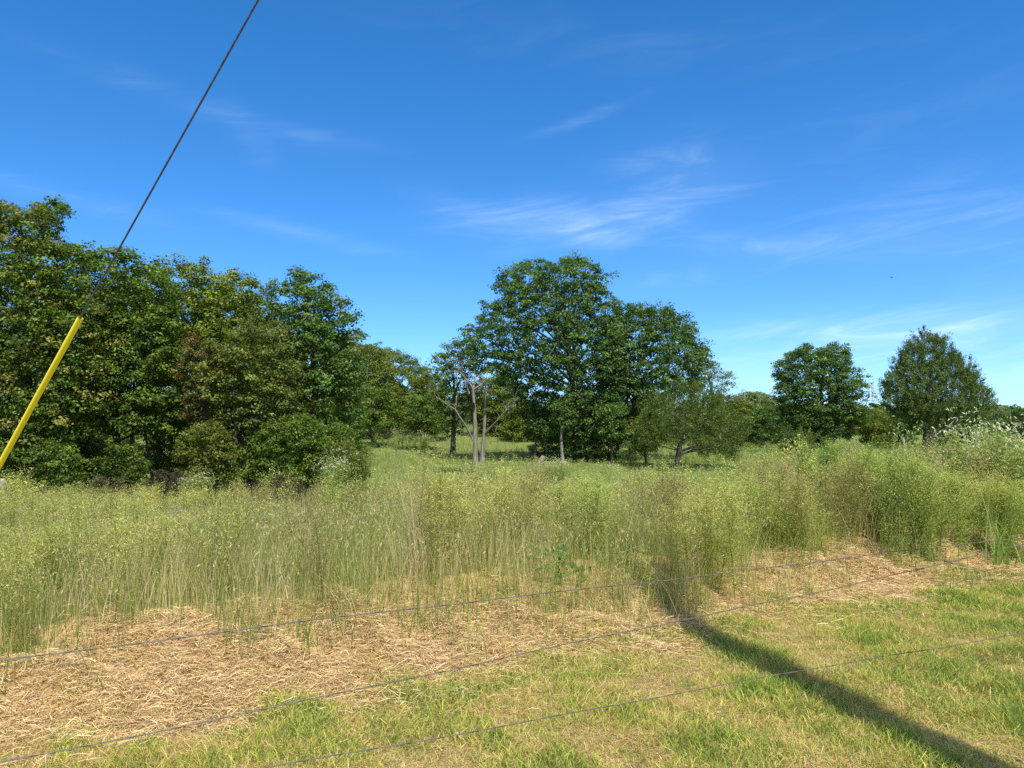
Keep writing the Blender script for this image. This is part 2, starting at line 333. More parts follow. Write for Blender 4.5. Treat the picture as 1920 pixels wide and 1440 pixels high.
# ------------------------------------------------------------------ tall field grass and weeds
def height_at(x, y):
    u = x / np.maximum(y, .1)
    return (.54 + .15 * ss(-.45, .0, u) + .15 * ss(.05, .42, u)) * (1 + .16 * n_field(x, y) + .08 * n_edge(x, y)) * (1 - .35 * ss(14, 22, y))
def build_tall_grass():
    Q, C = [], []
    for y0, y1, d, wm in ((3.6, 7.5, 1000, 1), (7.5, 10, 640, 1.1), (10, 14, 170, 1.5), (14, 22, 75, 2.3), (22, 40, 42, 3.0), (40, 75, 14, 5)):
        x, y = scatter(y0, y1, d, 2.0); s = sline(x, y); k = s > weed_edge(x) + .14 * rng.normal(size=len(x)) - .02
        u0 = x / y; k &= (rng.random(len(x)) < np.where((u0 > -.45) & (u0 < -.1), .8, .75)); x, y, s = x[k], y[k], s[k]; n = len(x); pn = n_field(x, y) + .5 * n_patch(x, y)
        front = 1 - ss(0, .6, s - weed_edge(x))
        hh = height_at(x, y)
        h = hh * rng.uniform(.40, .92, n) * (1 - .35 * front * rng.random(n))
        h *= np.where(y > 22, .75, 1)
        u = rng.random(n) * 1.0 + .22 * pn - .12 * ss(7, 11, y) - .26 * front
        fu = .55 * ss(-.6, -.1, x / y) * 0
        c = np.where((u < .35)[:, None], jitter((.20, .28, .06), n), np.where((u < .60)[:, None], jitter((.38, .40, .11), n), np.where((u < .92)[:, None], jitter((.58, .49, .25), n), jitter((.68, .58, .37), n))))
        far = ss(18, 30, y)[:, None]; c = c * (1 - far) + far * np.where((rng.random(n) < .72)[:, None], jitter((.22, .30, .07), n), jitter((.38, .38, .13), n))
        w = rng.uniform(.003, .0065, n) * wm
        q = blade_quads(np.stack([x, y, zt(x, y) - .01], 1), h, rng.uniform(0, 6.283, n), h * rng.uniform(.03, .42, n) * (1 + .8 * ss(-.05, .3, x / y)), w, segs=3)
        Q.append(q); C.append(np.concatenate([c] * 3))
        # seed heads on part of the stems
        if y0 < 22:
            k2 = rng.random(n) < .12; m = k2.sum(); xx, yy, h2 = x[k2], y[k2], hh[k2]
            for rep in range(7 if y0 < 10 else 3):
                p = np.stack([xx + .035 * rng.normal(size=m), yy + .035 * rng.normal(size=m), zt(xx, yy) + h2 * rng.uniform(.6, 1.0, m)], 1)
                q = leaf_quads(p, rng.normal(size=(m, 3)), rng.uniform(.02, .05, m) * (1 + .25 * (wm - 1)), .22, np.tile((0, 0, 1.), (m, 1)))
                Q.append(q); C.append(jitter((.42, .39, .18), m))
    for _ in range(46):
        y = rng.uniform(4.3, 11); x = rng.uniform(-.68, .68) * y; e = float(weed_edge(np.array(x)))
        y = e + .58 * x + rng.uniform(-.55, .15)
        if y < 3.8: continue
        m = rng.integers(14, 46); bx, by = x + .07 * rng.normal(size=m), y + .07 * rng.normal(size=m); h = rng.uniform(.12, .5, m) * rng.uniform(.5, 1.2)
        q = blade_quads(np.stack([bx, by, zt(bx, by) - .01], 1), h, rng.uniform(0, 6.28, m), h * rng.uniform(.1, .9, m), rng.uniform(.004, .008, m), segs=3)
        cc = np.where((rng.random(m) < .7)[:, None], jitter((.19, .28, .06), m), jitter((.55, .46, .23), m)); Q.append(q); C.append(np.concatenate([cc] * 3))
    me = quads_mesh('tall_grass', np.concatenate(Q), np.concatenate(C), M_grass)
    tag(new_obj('tall_grass', me), 'tall unmown field grass, green and straw coloured, running back to the trees', 'grass', kind='stuff')
build_tall_grass()

def weed_proto(n_br, n_lf, lsize, seed, spread=.20, kind='feather', fl=.90):
    "one weed, 1 m tall; returns quads and a tint id: 0 stem, 1 leaf, 2 flower"
    r = np.random.default_rng(seed); Q, T = [], []
    bend = r.normal(0, .06, 2)
    def stem(f): return np.array((bend[0] * f * f, bend[1] * f * f, f))
    ff = np.linspace(0, .95, 5)
    for a in (0, np.pi / 2):
        sd = np.array((math.cos(a), math.sin(a), 0)) * .004
        for k in range(4):
            p, q = stem(ff[k]), stem(ff[k + 1]); Q.append(np.stack([p - sd * (1 - .6 * ff[k]), p + sd * (1 - .6 * ff[k]), q + sd * (1 - .6 * ff[k + 1]), q - sd * (1 - .6 * ff[k + 1])])[None]); T.append([0])
    for b in range(n_br):
        f = r.uniform(.30, .97) if kind != 'leafy' else r.uniform(.15, .98)
        a = r.uniform(0, 6.283); L = spread * (1.25 - .85 * f) * r.uniform(.7, 1.4)
        if kind == 'mound': L = spread * r.uniform(.6, 1.3)
        p0 = stem(f); d = np.array((math.cos(a) * .75, math.sin(a) * .75, .75 if kind != 'mound' else .9)); p1 = p0 + d * L
        m = n_lf; t = r.uniform(.12, 1.05, m)[:, None]
        pos = p0 + (p1 - p0) * t + np.array((0, 0, -.10)) * L * t * t + r.normal(0, .10 * L + .008, (m, 3))
        td = unit(d[None] + .7 * r.normal(size=(m, 3)))
        Q.append(leaf_quads(pos, r.normal(size=(m, 3)) + np.array((0, 0, .6)), lsize * r.uniform(.6, 1.4, m), .30 if kind != 'leafy' else .45, td, r=r))
        T.append(np.where((t[:, 0] > .5) & (f > .55), 2, 1) if kind != 'mound' else np.where((t[:, 0] > fl) & (f > fl - .25), 2, 1))
        sd = unit(np.cross(d, r.normal(size=3))) * .0018
        Q.append(np.stack([p0 - sd, p0 + sd, p1 + sd * .4, p1 - sd * .4])[None]); T.append([0])
    # lower leaves
    m = int(n_br * n_lf * .22); f = r.uniform(.05, .5, m); a = r.uniform(0, 6.283, m); rad = r.uniform(.01, .07, m)
    pos = np.stack([bend[0] * f * f + rad * np.cos(a), bend[1] * f * f + rad * np.sin(a), f], 1)
    td = np.stack([np.cos(a), np.sin(a), 0 * a + .6], 1)
    Q.append(leaf_quads(pos, r.normal(size=(m, 3)) + np.array((0, 0, .5)), lsize * r.uniform(1.2, 2.6, m), .2, td, r=r)); T.append(np.ones(m, int))
    return np.concatenate(Q), np.concatenate(T).astype(int)
PAL = {'emerald': ((.12, .16, .05), (.145, .24, .05), (.20, .30, .065)), 'lime': ((.19, .21, .07), (.27, .345, .08), (.41, .455, .135)), 'dark': ((.05, .035, .025), (.06, .045, .03), (.11, .08, .06)), 'bright': ((.16, .19, .06), (.29, .35, .085), (.46, .49, .15)), 'yellow': ((.2, .2, .07), (.33, .36, .09), (.54, .52, .17)),
       'olive': ((.2, .16, .07), (.27, .27, .095), (.42, .36, .17)), 'brown': ((.2, .16, .08), (.27, .235, .105), (.40, .335, .17)),
       'green': ((.12, .15, .05), (.14, .24, .05), (.20, .31, .065)), 'white': ((.18, .22, .08), (.25, .31, .10), (.60, .60, .47))}
def tint(T, pal, r=rng):
    c = np.array(PAL[pal])[T] * 1.3; return c * np.exp(.16 * r.normal(size=(len(T), 1))) * (1 + .05 * r.normal(size=(len(T), 3)))
def build_weeds():
    near = [weed_proto(40, 13, .017, 100 + i, .30) for i in range(6)] + [weed_proto(28, 15, .018, 120 + i, .38) for i in range(4)]
    mid = [weed_proto(26, 8, .032, 140 + i, .34) for i in range(5)]
    far = [weed_proto(9, 4, .075, 160 + i, .30) for i in range(4)]
    wn = [weed_proto(20, 7, .035, 180 + i, .34, 'mound') for i in range(3)]; wf = [weed_proto(9, 5, .085, 190 + i, .40, 'mound', .62) for i in range(3)]
    Q, C = [], []
    def stamp(pr, x, y, h, wsc, pal):
        q, T = pr; a = rng.uniform(0, 6.283); ca, sa = math.cos(a), math.sin(a); l = rng.normal(0, .09, 2)
        v = q * np.array((wsc, wsc, h)); v = np.stack([v[..., 0] * ca - v[..., 1] * sa + l[0] * v[..., 2], v[..., 0] * sa + v[..., 1] * ca + l[1] * v[..., 2], v[..., 2]], -1)
        Q.append(v + np.array((x, y, float(zt(x, y)) - .01))); C.append(tint(T, pal) * math.exp(.13 * rng.normal()))
    for y0, y1, d, lod in ((3.8, 9.5, 17, 0), (9.5, 14, 11, 1), (14, 22, 5, 1), (22, 45, 2.6, 2), (45, 75, 1.5, 2)):
        x, y = scatter(y0, y1, d, 1.6); s = sline(x, y); k = s > weed_edge(x) + .18 + .15 * rng.normal(size=len(x)); x, y = x[k], y[k]
        pn = n_field(x, y); pm = n_field2(x, y); hh = height_at(x, y)
        cx, cyy = scatter(y0 - .5, y1 + .5, 1.5 if y0 < 9 else .9 if y0 < 20 else .25, 1.8); crad = .30 if y0 < 9 else .42 if y0 < 20 else .9
        cseed = rng.random(len(cx)); chh = rng.uniform(.88, 1.2, len(cx)); near_c = np.array([np.argmin((cx - a) ** 2 + (cyy - b) ** 2) for a, b in zip(x, y)])
        cd = np.hypot(cx[near_c] - x, cyy[near_c] - y); pull = np.minimum(.55, .28 / np.maximum(cd, .05)) if y0 < 20 else 0 * cd
        x = x + (cx[near_c] - x) * pull; y = y + (cyy[near_c] - y) * pull; cd = cd * (1 - pull)
        k = sline(x, y) > weed_edge(x) + .12; x, y, pn, pm, hh, near_c, cd = (v[k] for v in (x, y, pn, pm, hh, near_c, cd))
        hh = hh * chh[near_c] * (.62 + .48 * np.exp(-(cd / crad) ** 2))
        for i in range(len(x)):
            u = x[i] / y[i]; q = .72 * cseed[near_c[i]] + .28 * rng.random() + .22 * pn[i]
            # open grassy stretch left of centre has few weeds
            if -.42 < u < -.12 and y[i] < 14 and rng.random() < .72: continue
            if y[i] > 20:
                pal = 'white' if rng.random() < .26 + .1 * pm[i] else ('green' if q < .45 else 'bright' if q < .8 else 'olive')
            elif u > .18: pal = 'bright' if q > .66 else 'yellow' if q > .5 else 'olive' if q > .2 else 'brown' if q > .02 else 'green'
            elif u < -.4: pal = 'yellow' if q > .4 else 'bright' if q > .2 else 'green'
            else: pal = 'yellow' if q > .62 else 'bright' if q > .46 else 'olive' if q > .12 else 'brown'
            h = hh[i] * rng.uniform(.86, 1.10)
            pr = (wn if lod < 2 else wf)[rng.integers(3)] if pal == 'white' else (near, mid, far)[lod][rng.integers(len((near, mid, far)[lod]))]
            stamp(pr, x[i], y[i], h * (.8 if pal == 'white' else 1), rng.uniform(.75, 1.2) * h ** .4, pal)
    me = quads_mesh('tall_weeds', np.concatenate(Q), np.concatenate(C), M_weed)
    tag(new_obj('tall_weeds', me), 'thick stand of feathery yellow green weeds between the straw and the trees', 'weeds', kind='stuff')
build_weeds()

def ground_at(px, Y):
    x = ray(px, 800)[0] * Y; return np.array((x, Y, float(zt(x, Y))))

# weeds and plants that stand out one by one
def build_plants():
    def plant(name, label, cat, px, Y, h, wsc, parts, group=None, n=1, clump=0.0):
        "parts: list of (part name, proto list, palette, tint ids)"
        g = ground_at(px, Y); t = thing(name, label, cat, g, group)
        allq, allt = [], []
        for k in range(n):
            q, T = parts[rng.integers(len(parts))]
            a = rng.uniform(0, 6.283); ca, sa = math.cos(a), math.sin(a); l = rng.normal(0, .10, 2); o = rng.normal(0, clump, 2); hk = h * rng.uniform(.8, 1.04) if n > 1 else h
            v = q * np.array((wsc, wsc, hk)); v = np.stack([v[..., 0] * ca - v[..., 1] * sa + l[0] * v[..., 2] + o[0], v[..., 0] * sa + v[..., 1] * ca + l[1] * v[..., 2] + o[1], v[..., 2] - .01], -1)
            allq.append(v); allt.append(T)
        return t, np.concatenate(allq), np.concatenate(allt)
    def finish(t, q, T, pal, flower=None, stem='stem'):
        c = tint(T, pal)
        new_obj(stem, quads_mesh(stem, q[T == 0], c[T == 0], M_weed), t)
        if flower:
            new_obj('foliage', quads_mesh('foliage', q[T == 1], c[T == 1], M_weed), t); tag(new_obj(flower, quads_mesh(flower, q[T == 2], c[T == 2], M_weed), t), kind='stuff')
        else: new_obj('foliage', quads_mesh('foliage', q[T > 0], c[T > 0], M_weed), t)
    fe = [weed_proto(64, 20, .0165, 300 + i, .30) for i in range(4)]
    dense = [weed_proto(80, 24, .018, 310 + i, .22) for i in range(3)]
    for px, Y, top, pal, lab in (
        (1545, 10.5, 826, 'emerald', 'tall dark green feathery weed in front of the right oak'),
        (1590, 9.6, 842, 'lime', 'bright green feathery weed just right of the dark green one'),
        (1690, 9.2, 850, 'emerald', 'deep green plume weed below the small yellow green tree'),
        (1740, 8.8, 858, 'lime', 'bright green weed below the cedar trunk'),
        (1455, 9.4, 862, 'olive', 'olive brown topped weed left of the bright weeds'),
        (1375, 8.6, 888, 'lime', 'taller bright green weed behind the right side of the pole shadow'),
        (1325, 7.3, 915, 'yellow', 'upright yellow green weed just right of where the pole shadow meets the weeds'),
        (930, 8.0, 908, 'yellow', 'yellow topped weed in the middle of the field edge'),
        (1110, 8.2, 890, 'lime', 'bright green weed left of the pole shadow'),
        (840, 7.6, 925, 'yellow', 'yellow green weed beside the dry tan grass clump'),
        (250, 6.9, 975, 'yellow', 'yellow flowered feathery weed at the left of the straw'),
        (110, 6.6, 985, 'yellow', 'yellow green weed nearest the left edge'),
        (1640, 10.0, 846, 'lime', 'bright green weed between the two dark plume weeds'),
        (1850, 9.4, 885, 'yellow', 'yellow green weed in front of the large white flowered mound'),
        (1900, 9.2, 900, 'lime', 'bright green weed beside the broad bladed grass at the right edge'),
        (1480, 8.6, 940, 'yellow', 'bushy yellow green weed at the front right of the pole shadow')):
        g = ground_at(px, Y); h = P(px, top, Y)[2] - g[2]
        t, q, T = plant('feathery_weed', lab, 'weed', px, Y, h, 1.0 + .3 * (pal == 'lime'), dense if pal == 'emerald' else fe, n=11, clump=.20)
        finish(t, q, T, pal)
    # white flowered mounds
    mo = [weed_proto(40, 16, .045, 330 + i, .30, 'mound') for i in range(3)]
    for px, Y, top, wd, lab in ((1835, 11.0, 812, .30, 'large mound of white flowered weed at the right edge of the field'),
                            (1905, 10.4, 826, .22, 'lower white flowered weed cut by the right edge'),
                            (1765, 11.6, 872, .16, 'small white flowered weed left of the large white mound'),
                            (740, 45, 806, .6, 'broad patch of white flowered weed on the slope beside the dark round tree'),
                            (790, 42, 816, .5, 'white flowered weed on the slope left of the dead trees'),
                            (860, 30, 872, .4, 'white flowered weed in the meadow before the bleached dead tree'),
                            (1600, 22, 857, .2, 'small white flowered weed below the right oak'),
                            (622, 17.5, 868, .16, 'white flowered weed against the dark shrubs at the left wood'),
                            (372, 17, 893, .16, 'low white flowered weed before the brown shrub'),
                            (1025, 26, 868, .3, 'pale flowered weed at the foot of the big oak')):
        g = ground_at(px, Y); h = P(px, top, Y)[2] - g[2]
        t, q, T = plant('white_flowered_weed', lab, 'wildflower', px, Y, h, 1.1, mo, n=9 if wd > .2 else 6, clump=wd)
        finish(t, q, T, 'white', 'blossom')
    # brown seedy weeds by the left wood
    br = [weed_proto(30, 12, .04, 350 + i, .25) for i in range(2)]
    for px, Y, top, lab in ((335, 17, 880, 'dark brown seedy weed before the left wood'), (205, 16.5, 888, 'thin brown weed left of the dark brown one'),
                            (540, 16, 885, 'reddish brown weed under the dark shrubs')):
        g = ground_at(px, Y); h = P(px, top, Y)[2] - g[2]
        t, q, T = plant('brown_weed', lab, 'weed', px, Y, h, 1.2, br, n=5, clump=.18); finish(t, q, T, 'dark')
    # dry tan grass clump
    g = ground_at(800, 6.75); t = thing('dry_grass_clump', 'tall dry tan grass clump standing at the straw edge', 'grass', g)
    m = 150; b = np.stack([rng.normal(0, .07, m), rng.normal(0, .09, m), np.full(m, -.01)], 1)
    q = blade_quads(b, rng.uniform(.7, 1.12, m), rng.normal(np.pi, .7, m), rng.uniform(.02, .30, m), rng.uniform(.003, .006, m), segs=4)
    new_obj('blades', quads_mesh('blades', q, np.concatenate([jitter((.52, .43, .27), m)] * 4), M_grass), t)
    # tall broad-bladed grass at right
    g = ground_at(1868, 8.9); t = thing('broad_leaved_grass', 'tall bright broad bladed grass with seed stalks near the right edge', 'grass', g)
    m = 34; b = np.stack([rng.normal(0, .07, m), rng.normal(0, .07, m), np.full(m, -.01)], 1)
    q1 = blade_quads(b, rng.uniform(.5, .95, m), rng.uniform(0, 6.28, m), rng.uniform(.1, .5, m), rng.uniform(.014, .024, m), segs=5)
    new_obj('blades', quads_mesh('blades', q1, np.concatenate([jitter((.26, .38, .09), m)] * 5), M_grass), t)
    m = 6; b = np.stack([rng.normal(0, .1, m), rng.normal(0, .06, m), np.full(m, 0)], 1); hs = rng.uniform(1.0, 1.35, m); ld = rng.uniform(0, 6.28, m); ln = rng.uniform(.05, .35, m)
    q2 = blade_quads(b, hs, ld, ln, np.full(m, .012), segs=4)
    new_obj('stalk', quads_mesh('stalk', q2, np.concatenate([jitter((.36, .44, .14), m)] * 4), M_grass), t)
    qq = []
    for k in range(m):
        tip = b[k] + np.array((math.cos(ld[k]) * ln[k], math.sin(ld[k]) * ln[k], hs[k] * .93)); z = rng.uniform(-.05, .25, 60)
        qq.append(leaf_quads(tip + np.stack([rng.normal(0, .035, 60), rng.normal(0, .035, 60), z], 1), rng.normal(size=(60, 3)), np.full(60, .03), .3))
    qq = np.concatenate(qq); new_obj('seed_head', quads_mesh('seed_head', qq, jitter((.46, .40, .15), len(qq)), M_weed), t)
    # leafy green sapling at the straw edge
    g = ground_at(1045, 6.95); t = thing('leafy_sapling', 'small bright green large leaved plant at the straw edge', 'plant', g)
    m = 70; c = np.stack([rng.normal(0, .13, m), rng.normal(0, .10, m) - .05, rng.uniform(.02, .30, m)], 1)
    q = leaf_quads(c, np.stack([rng.normal(0, .5, m), rng.normal(-.5, .5, m), np.ones(m)], 1), rng.uniform(.05, .11, m), .75)
    new_obj('foliage', quads_mesh('foliage', q, jitter((.10, .20, .04), m), M_weed), t)
    T = Tubes()
    for k in range(5): T.add(bez(np.zeros(3), np.array((0, 0, .2)), np.array((rng.normal(0, .1), rng.normal(0, .1), .4)), 5), [.006, .005, .004, .003, .002], 5)
    new_obj('stem', T.mesh('stem', M_bark), t)
build_plants()

# ------------------------------------------------------------------ trees
def in_poly(p, poly):
    x, y = p[:, 0], p[:, 1]; ins = np.zeros(len(p), bool); n = len(poly)
    for i in range(n):
        x0, y0 = poly[i]; x1, y1 = poly[(i + 1) % n]
        c = (y0 > y) != (y1 > y); xi = x0 + (y - y0) * (x1 - x0) / ((y1 - y0) if y1 != y0 else 1e-9); ins ^= c & (x < xi)
    return ins
def edge_dist(p, poly):
    d = np.full(len(p), 1e9); n = len(poly)
    for i in range(n):
        a = np.array(poly[i], float); b = np.array(poly[(i + 1) % n], float); ab = b - a
        t = np.clip(((p - a) @ ab) / (ab @ ab), 0, 1); d = np.minimum(d, np.linalg.norm(p - (a + t[:, None] * ab), axis=1))
    return d
def fill_lobes(poly, rp, r):
    pa = np.array(poly, float); lo, hi = pa.min(0), pa.max(0)
    c = r.uniform(lo, hi, (2500, 2)); c = c[in_poly(c, poly)]; d = edge_dist(c, poly)
    order = np.argsort(np.abs(d - rp * .8)); c, d = c[order], d[order]      # lobes hugging the outline first
    out = []
    for q, e in zip(c, d):
        if e < rp * .35: continue
        rr = min(rp * r.uniform(.75, 1.25), e * 1.12)
        if all((q[0] - o[0]) ** 2 + (q[1] - o[1]) ** 2 > (.54 * (rr + o[2])) ** 2 for o in out): out.append((q[0], q[1], rr))
    return out
LEAF_TOTAL = 0
def make_tree(name, label, base_px, Y, poly, rp, cols, leaf=.13, per=26, clump=.30, cover=.75, trunk_r=.16, thick=.8, bark=None, style='broad', seed=0, group=None, tips=.16, trunks=None, cat='tree', limbs=12, top_f=.62):
    global LEAF_TOTAL
    r = np.random.default_rng(1000 + seed); b = ground_at(base_px, Y)
    t = thing(name, label, cat, b, group)
    lobes = fill_lobes(poly, rp, r); k = Y / 1440
    pa = np.array(poly, float); cen = []; PTS, NRM, SZ, CC, TD = [], [], [], [], []
    base_c = np.array(cols, float) * (.78 if cols is G_slp else 1) * (1.45 if cols is G_oak else 1.22)
    for (px, py, rr) in lobes:
        row = pa[:, 1]; xs = []
        for i in range(len(pa)):
            (x0, y0), (x1, y1) = pa[i], pa[(i + 1) % len(pa)]
            if (y0 > py) != (y1 > py): xs.append(x0 + (py - y0) * (x1 - x0) / (y1 - y0))
        x0, x1 = min(xs), max(xs); half = (x1 - x0) / 2; mid = (x0 + x1) / 2; u = min(1, abs(px - mid) / max(half, 1))
        D = min(half * k * thick * math.sqrt(1 - u * u), 3.2)
        ds = [(-D * .85, 1.0), (D * .7, .8)] if D > rr * k * .6 else [(r.normal(0, .2 * rr * k), 1.0)]
        if D > 2.4 * rr * k: ds.append((r.uniform(-.3, .3) * D, .9))
        for dy, w in ds:
            dy += r.normal(0, .25 * rr * k)
            c = P(px, py, Y + dy); R = rr * (Y + dy) / 1440; cen.append((c, R, dy))
            n = max(3, int(5.2 * (R / clump) ** 2 * cover * w)); d = unit(r.normal(size=(n, 3))); fl = (r.random(n) < .55) & (d[:, 2] < -.15); d[fl, 2] *= -1
            rad = R * (1 - .55 * r.random(n) ** 1.7); cc = c + d * rad[:, None]
            if tips:        # a few sprays standing proud of the outline
                sp = r.random(n) < tips; cc = cc + d * (sp * r.uniform(.2, .8, n) * clump * 1.3)[:, None]
            hue = r.random(n); ccol = base_c[np.minimum((hue * len(base_c)).astype(int), len(base_c) - 1)] * np.exp(.20 * r.normal(size=(n, 1)))
            m = max(6, int(per * 1.9)); ci = np.repeat(np.arange(n), m)
            off = r.normal(size=(n * m, 3)); off = off / np.maximum(np.linalg.norm(off, axis=1, keepdims=True), .3) * (r.random((n * m, 1)) ** .6) * clump * r.uniform(.6, 1.2, n)[ci][:, None]
            if style == 'cedar':
                ax = unit(d + np.array((0, 0, .8)) + .3 * r.normal(size=(n, 3)))[ci]; al = (off * ax).sum(1, keepdims=True); off = off * .55 + ax * al * .9
                TD.append(ax); nr = r.normal(size=(n * m, 3)) + d[ci] * .5
            else:
                off[:, 2] *= .55; off[:, 2] -= .22 * (off[:, 0] ** 2 + off[:, 1] ** 2) / clump
                nr = np.array((0, 0, .75)) + d[ci] * .55 + .62 * r.normal(size=(n * m, 3)) + unit(off) * .35
            PTS.append(cc[ci] + off); NRM.append(nr); SZ.append(leaf * .68 * r.uniform(.6, 1.35, n * m)); CC.append(ccol[ci] * np.exp(.16 * r.normal(size=(n * m, 1))))
    PTS, NRM, SZ, CC = np.concatenate(PTS), np.concatenate(NRM), np.concatenate(SZ), np.concatenate(CC)
    gz = zt(PTS[:, 0], PTS[:, 1]); ok = PTS[:, 2] > gz + .05
    td = np.concatenate(TD)[ok] if TD else None
    q = leaf_quads(PTS[ok], NRM[ok], SZ[ok], .30 if style == 'cedar' else .62, td, r=r) - b
    LEAF_TOTAL += len(q)
    new_obj('crown', quads_mesh('crown', q, CC[ok], M_needle if style == 'cedar' else M_leaf), t)
    # trunk with limbs
    T = Tubes(); zs = np.array([c[0][2] for c in cen]); cx = np.mean([c[0][0] for c in cen]); zlo, zhi = zs.min(), zs.max()
    top = np.array((.6 * cx + .4 * b[0], Y, zlo + (zhi - zlo) * top_f)); lean = r.normal(0, .12, 3) * np.array((1, 1, 0))
    mid = (b + top) / 2 + lean
    tr = bez(b + np.array((0, 0, -.1)), mid, top, 8); rad = trunk_r * np.linspace(1, .35, 8); rad[0] *= 1.35
    T.add(tr, rad, 9, wob=.05, r=r)
    for (bx, f) in (trunks or []):        # extra stems from the same root
        b2 = ground_at(bx, Y + r.uniform(-.8, .8)) if bx > 0 else b
        T.add(bez(b2 + np.array((0, 0, -.1)), (b2 + top) / 2 + r.normal(0, .2, 3), top + r.normal(0, .25, 3), 7), trunk_r * f * np.linspace(1, .3, 7), 7, wob=.05, r=r)
    idx = r.permutation(len(cen))[:limbs]
    for i in idx:
        c, R, dy = cen[i]; f = np.clip((c[2] - b[2]) / max(top[2] - b[2], .1) * .7, .25, .95); p0 = np.array([np.interp(f, np.linspace(0, 1, 8), tr[:, j]) for j in range(3)])
        L = np.linalg.norm(c - p0); p1 = p0 + (c - p0) * .5 + np.array((0, 0, .18 * L)) * r.uniform(-.3, 1) + r.normal(0, .06 * L, 3)
        r0 = trunk_r * (.45 if style != 'cedar' else .3) * (1 - .5 * f)
        T.add(bez(p0, p1, c, 7), r0 * np.linspace(1, .22, 7), 6, wob=.05, r=r)
        for _ in range(3):
            e = c + unit(r.normal(size=3)) * R * r.uniform(.6, 1.0); T.add(bez(c - (c - p1) * .15, (c + e) / 2 + r.normal(0, .1 * R, 3), e, 4), r0 * .22 * np.linspace(1, .4, 4), 4, r=r)
    new_obj('trunk', T.mesh('trunk', bark or M_bark, b), t)
    return t

G_left = [(.085, .135, .018), (.11, .165, .022), (.06, .105, .016)]
G_yel = [(.125, .17, .018), (.155, .19, .022), (.085, .13, .016)]
G_oak = [(.055, .10, .020), (.072, .124, .024), (.042, .082, .018)]
G_olv = [(.105, .125, .02), (.125, .14, .024), (.085, .105, .018)]
G_brn = [(.13, .10, .035), (.10, .11, .03), (.16, .10, .04), (.09, .12, .03)]
G_pal = [(.13, .17, .065), (.11, .155, .05), (.15, .18, .07)]
G_slp = [(.145, .19, .024), (.12, .17, .022), (.17, .20, .026)]
G_ced = [(.075, .118, .026), (.095, .14, .03), (.06, .098, .022)]
WL = 'trees of the wood at the left'
# left wood
make_tree('tall_tree', 'tall tree at the left edge with a leafy bough reaching right at its top', 60, 19.5,
    [(-150, 400), (-20, 378), (5, 366), (20, 388), (60, 392), (100, 380), (140, 376), (147, 396), (122, 410), (118, 432), (95, 445), (130, 452), (155, 468), (165, 520), (195, 600), (205, 700), (185, 780), (150, 850), (130, 905), (60, 925), (-150, 925)],
    32, G_left + [(.15, .15, .03)], .12, 30, .30, .92, .2, .7, seed=1, group=WL, limbs=18)
make_tree('bushy_tree', 'green tree behind the yellow guard, second from the left', 215, 21,
    [(140, 475), (175, 467), (212, 457), (250, 477), (290, 492), (330, 560), (350, 680), (345, 800), (320, 830), (290, 800), (240, 815), (185, 815), (150, 860), (130, 800), (140, 620)],
    30, G_left, .12, 30, .30, .92, .11, .8, seed=2, group=WL, trunks=[(236, .55), (268, .45), (295, .4)])
make_tree('bushy_tree', 'yellowish green tree in the middle of the left wood', 335, 23,
    [(265, 505), (310, 492), (340, 486), (372, 492), (402, 502), (425, 560), (440, 650), (430, 760), (420, 880), (330, 890), (320, 800), (280, 760), (255, 620)],
    28, G_yel, .12, 28, .30, .92, .14, .8, seed=3, group=WL)
make_tree('bushy_tree', 'yellowish green tree left of the dark round tree', 450, 23.5,
    [(390, 514), (430, 502), (470, 520), (500, 545), (520, 620), (515, 720), (500, 860), (410, 870), (400, 760), (385, 640)],
    27, G_yel, .12, 28, .30, .92, .14, .8, seed=4, group=WL)
make_tree('round_tree', 'dark green round topped tree at the right end of the left wood', 590, 22,
    [(498, 560), (510, 518), (532, 524), (555, 508), (585, 500), (606, 526), (640, 547), (665, 580), (678, 622), (684, 690), (682, 770), (672, 840), (640, 885), (560, 890), (510, 840), (485, 760), (485, 650)],
    28, [(.062, .12, .022), (.08, .145, .026), (.05, .10, .018), (.10, .14, .024)], .115, 30, .28, .85, .17, .85, seed=5, group=WL, limbs=16)
make_tree('small_tree', 'olive brown small tree before the dark round tree', 455, 19.5,
    [(385, 650), (440, 605), (500, 592), (540, 622), (562, 690), (568, 760), (545, 810), (480, 820), (420, 800), (372, 740)],
    25, G_olv + [(.10, .14, .03)], .11, 28, .26, .75, .09, .7, seed=6, group=WL, trunks=[(440, .7), (470, .6)])
make_tree('vine_covered_tree', 'brown leaved vine covered sapling in the left wood', 385, 20,
    [(345, 640), (375, 625), (405, 650), (410, 740), (395, 800), (355, 800), (340, 720)],
    18, G_brn, .10, 24, .22, .6, .06, .8, seed=7, group=WL)
SH = 'shrubs at the foot of the left wood'
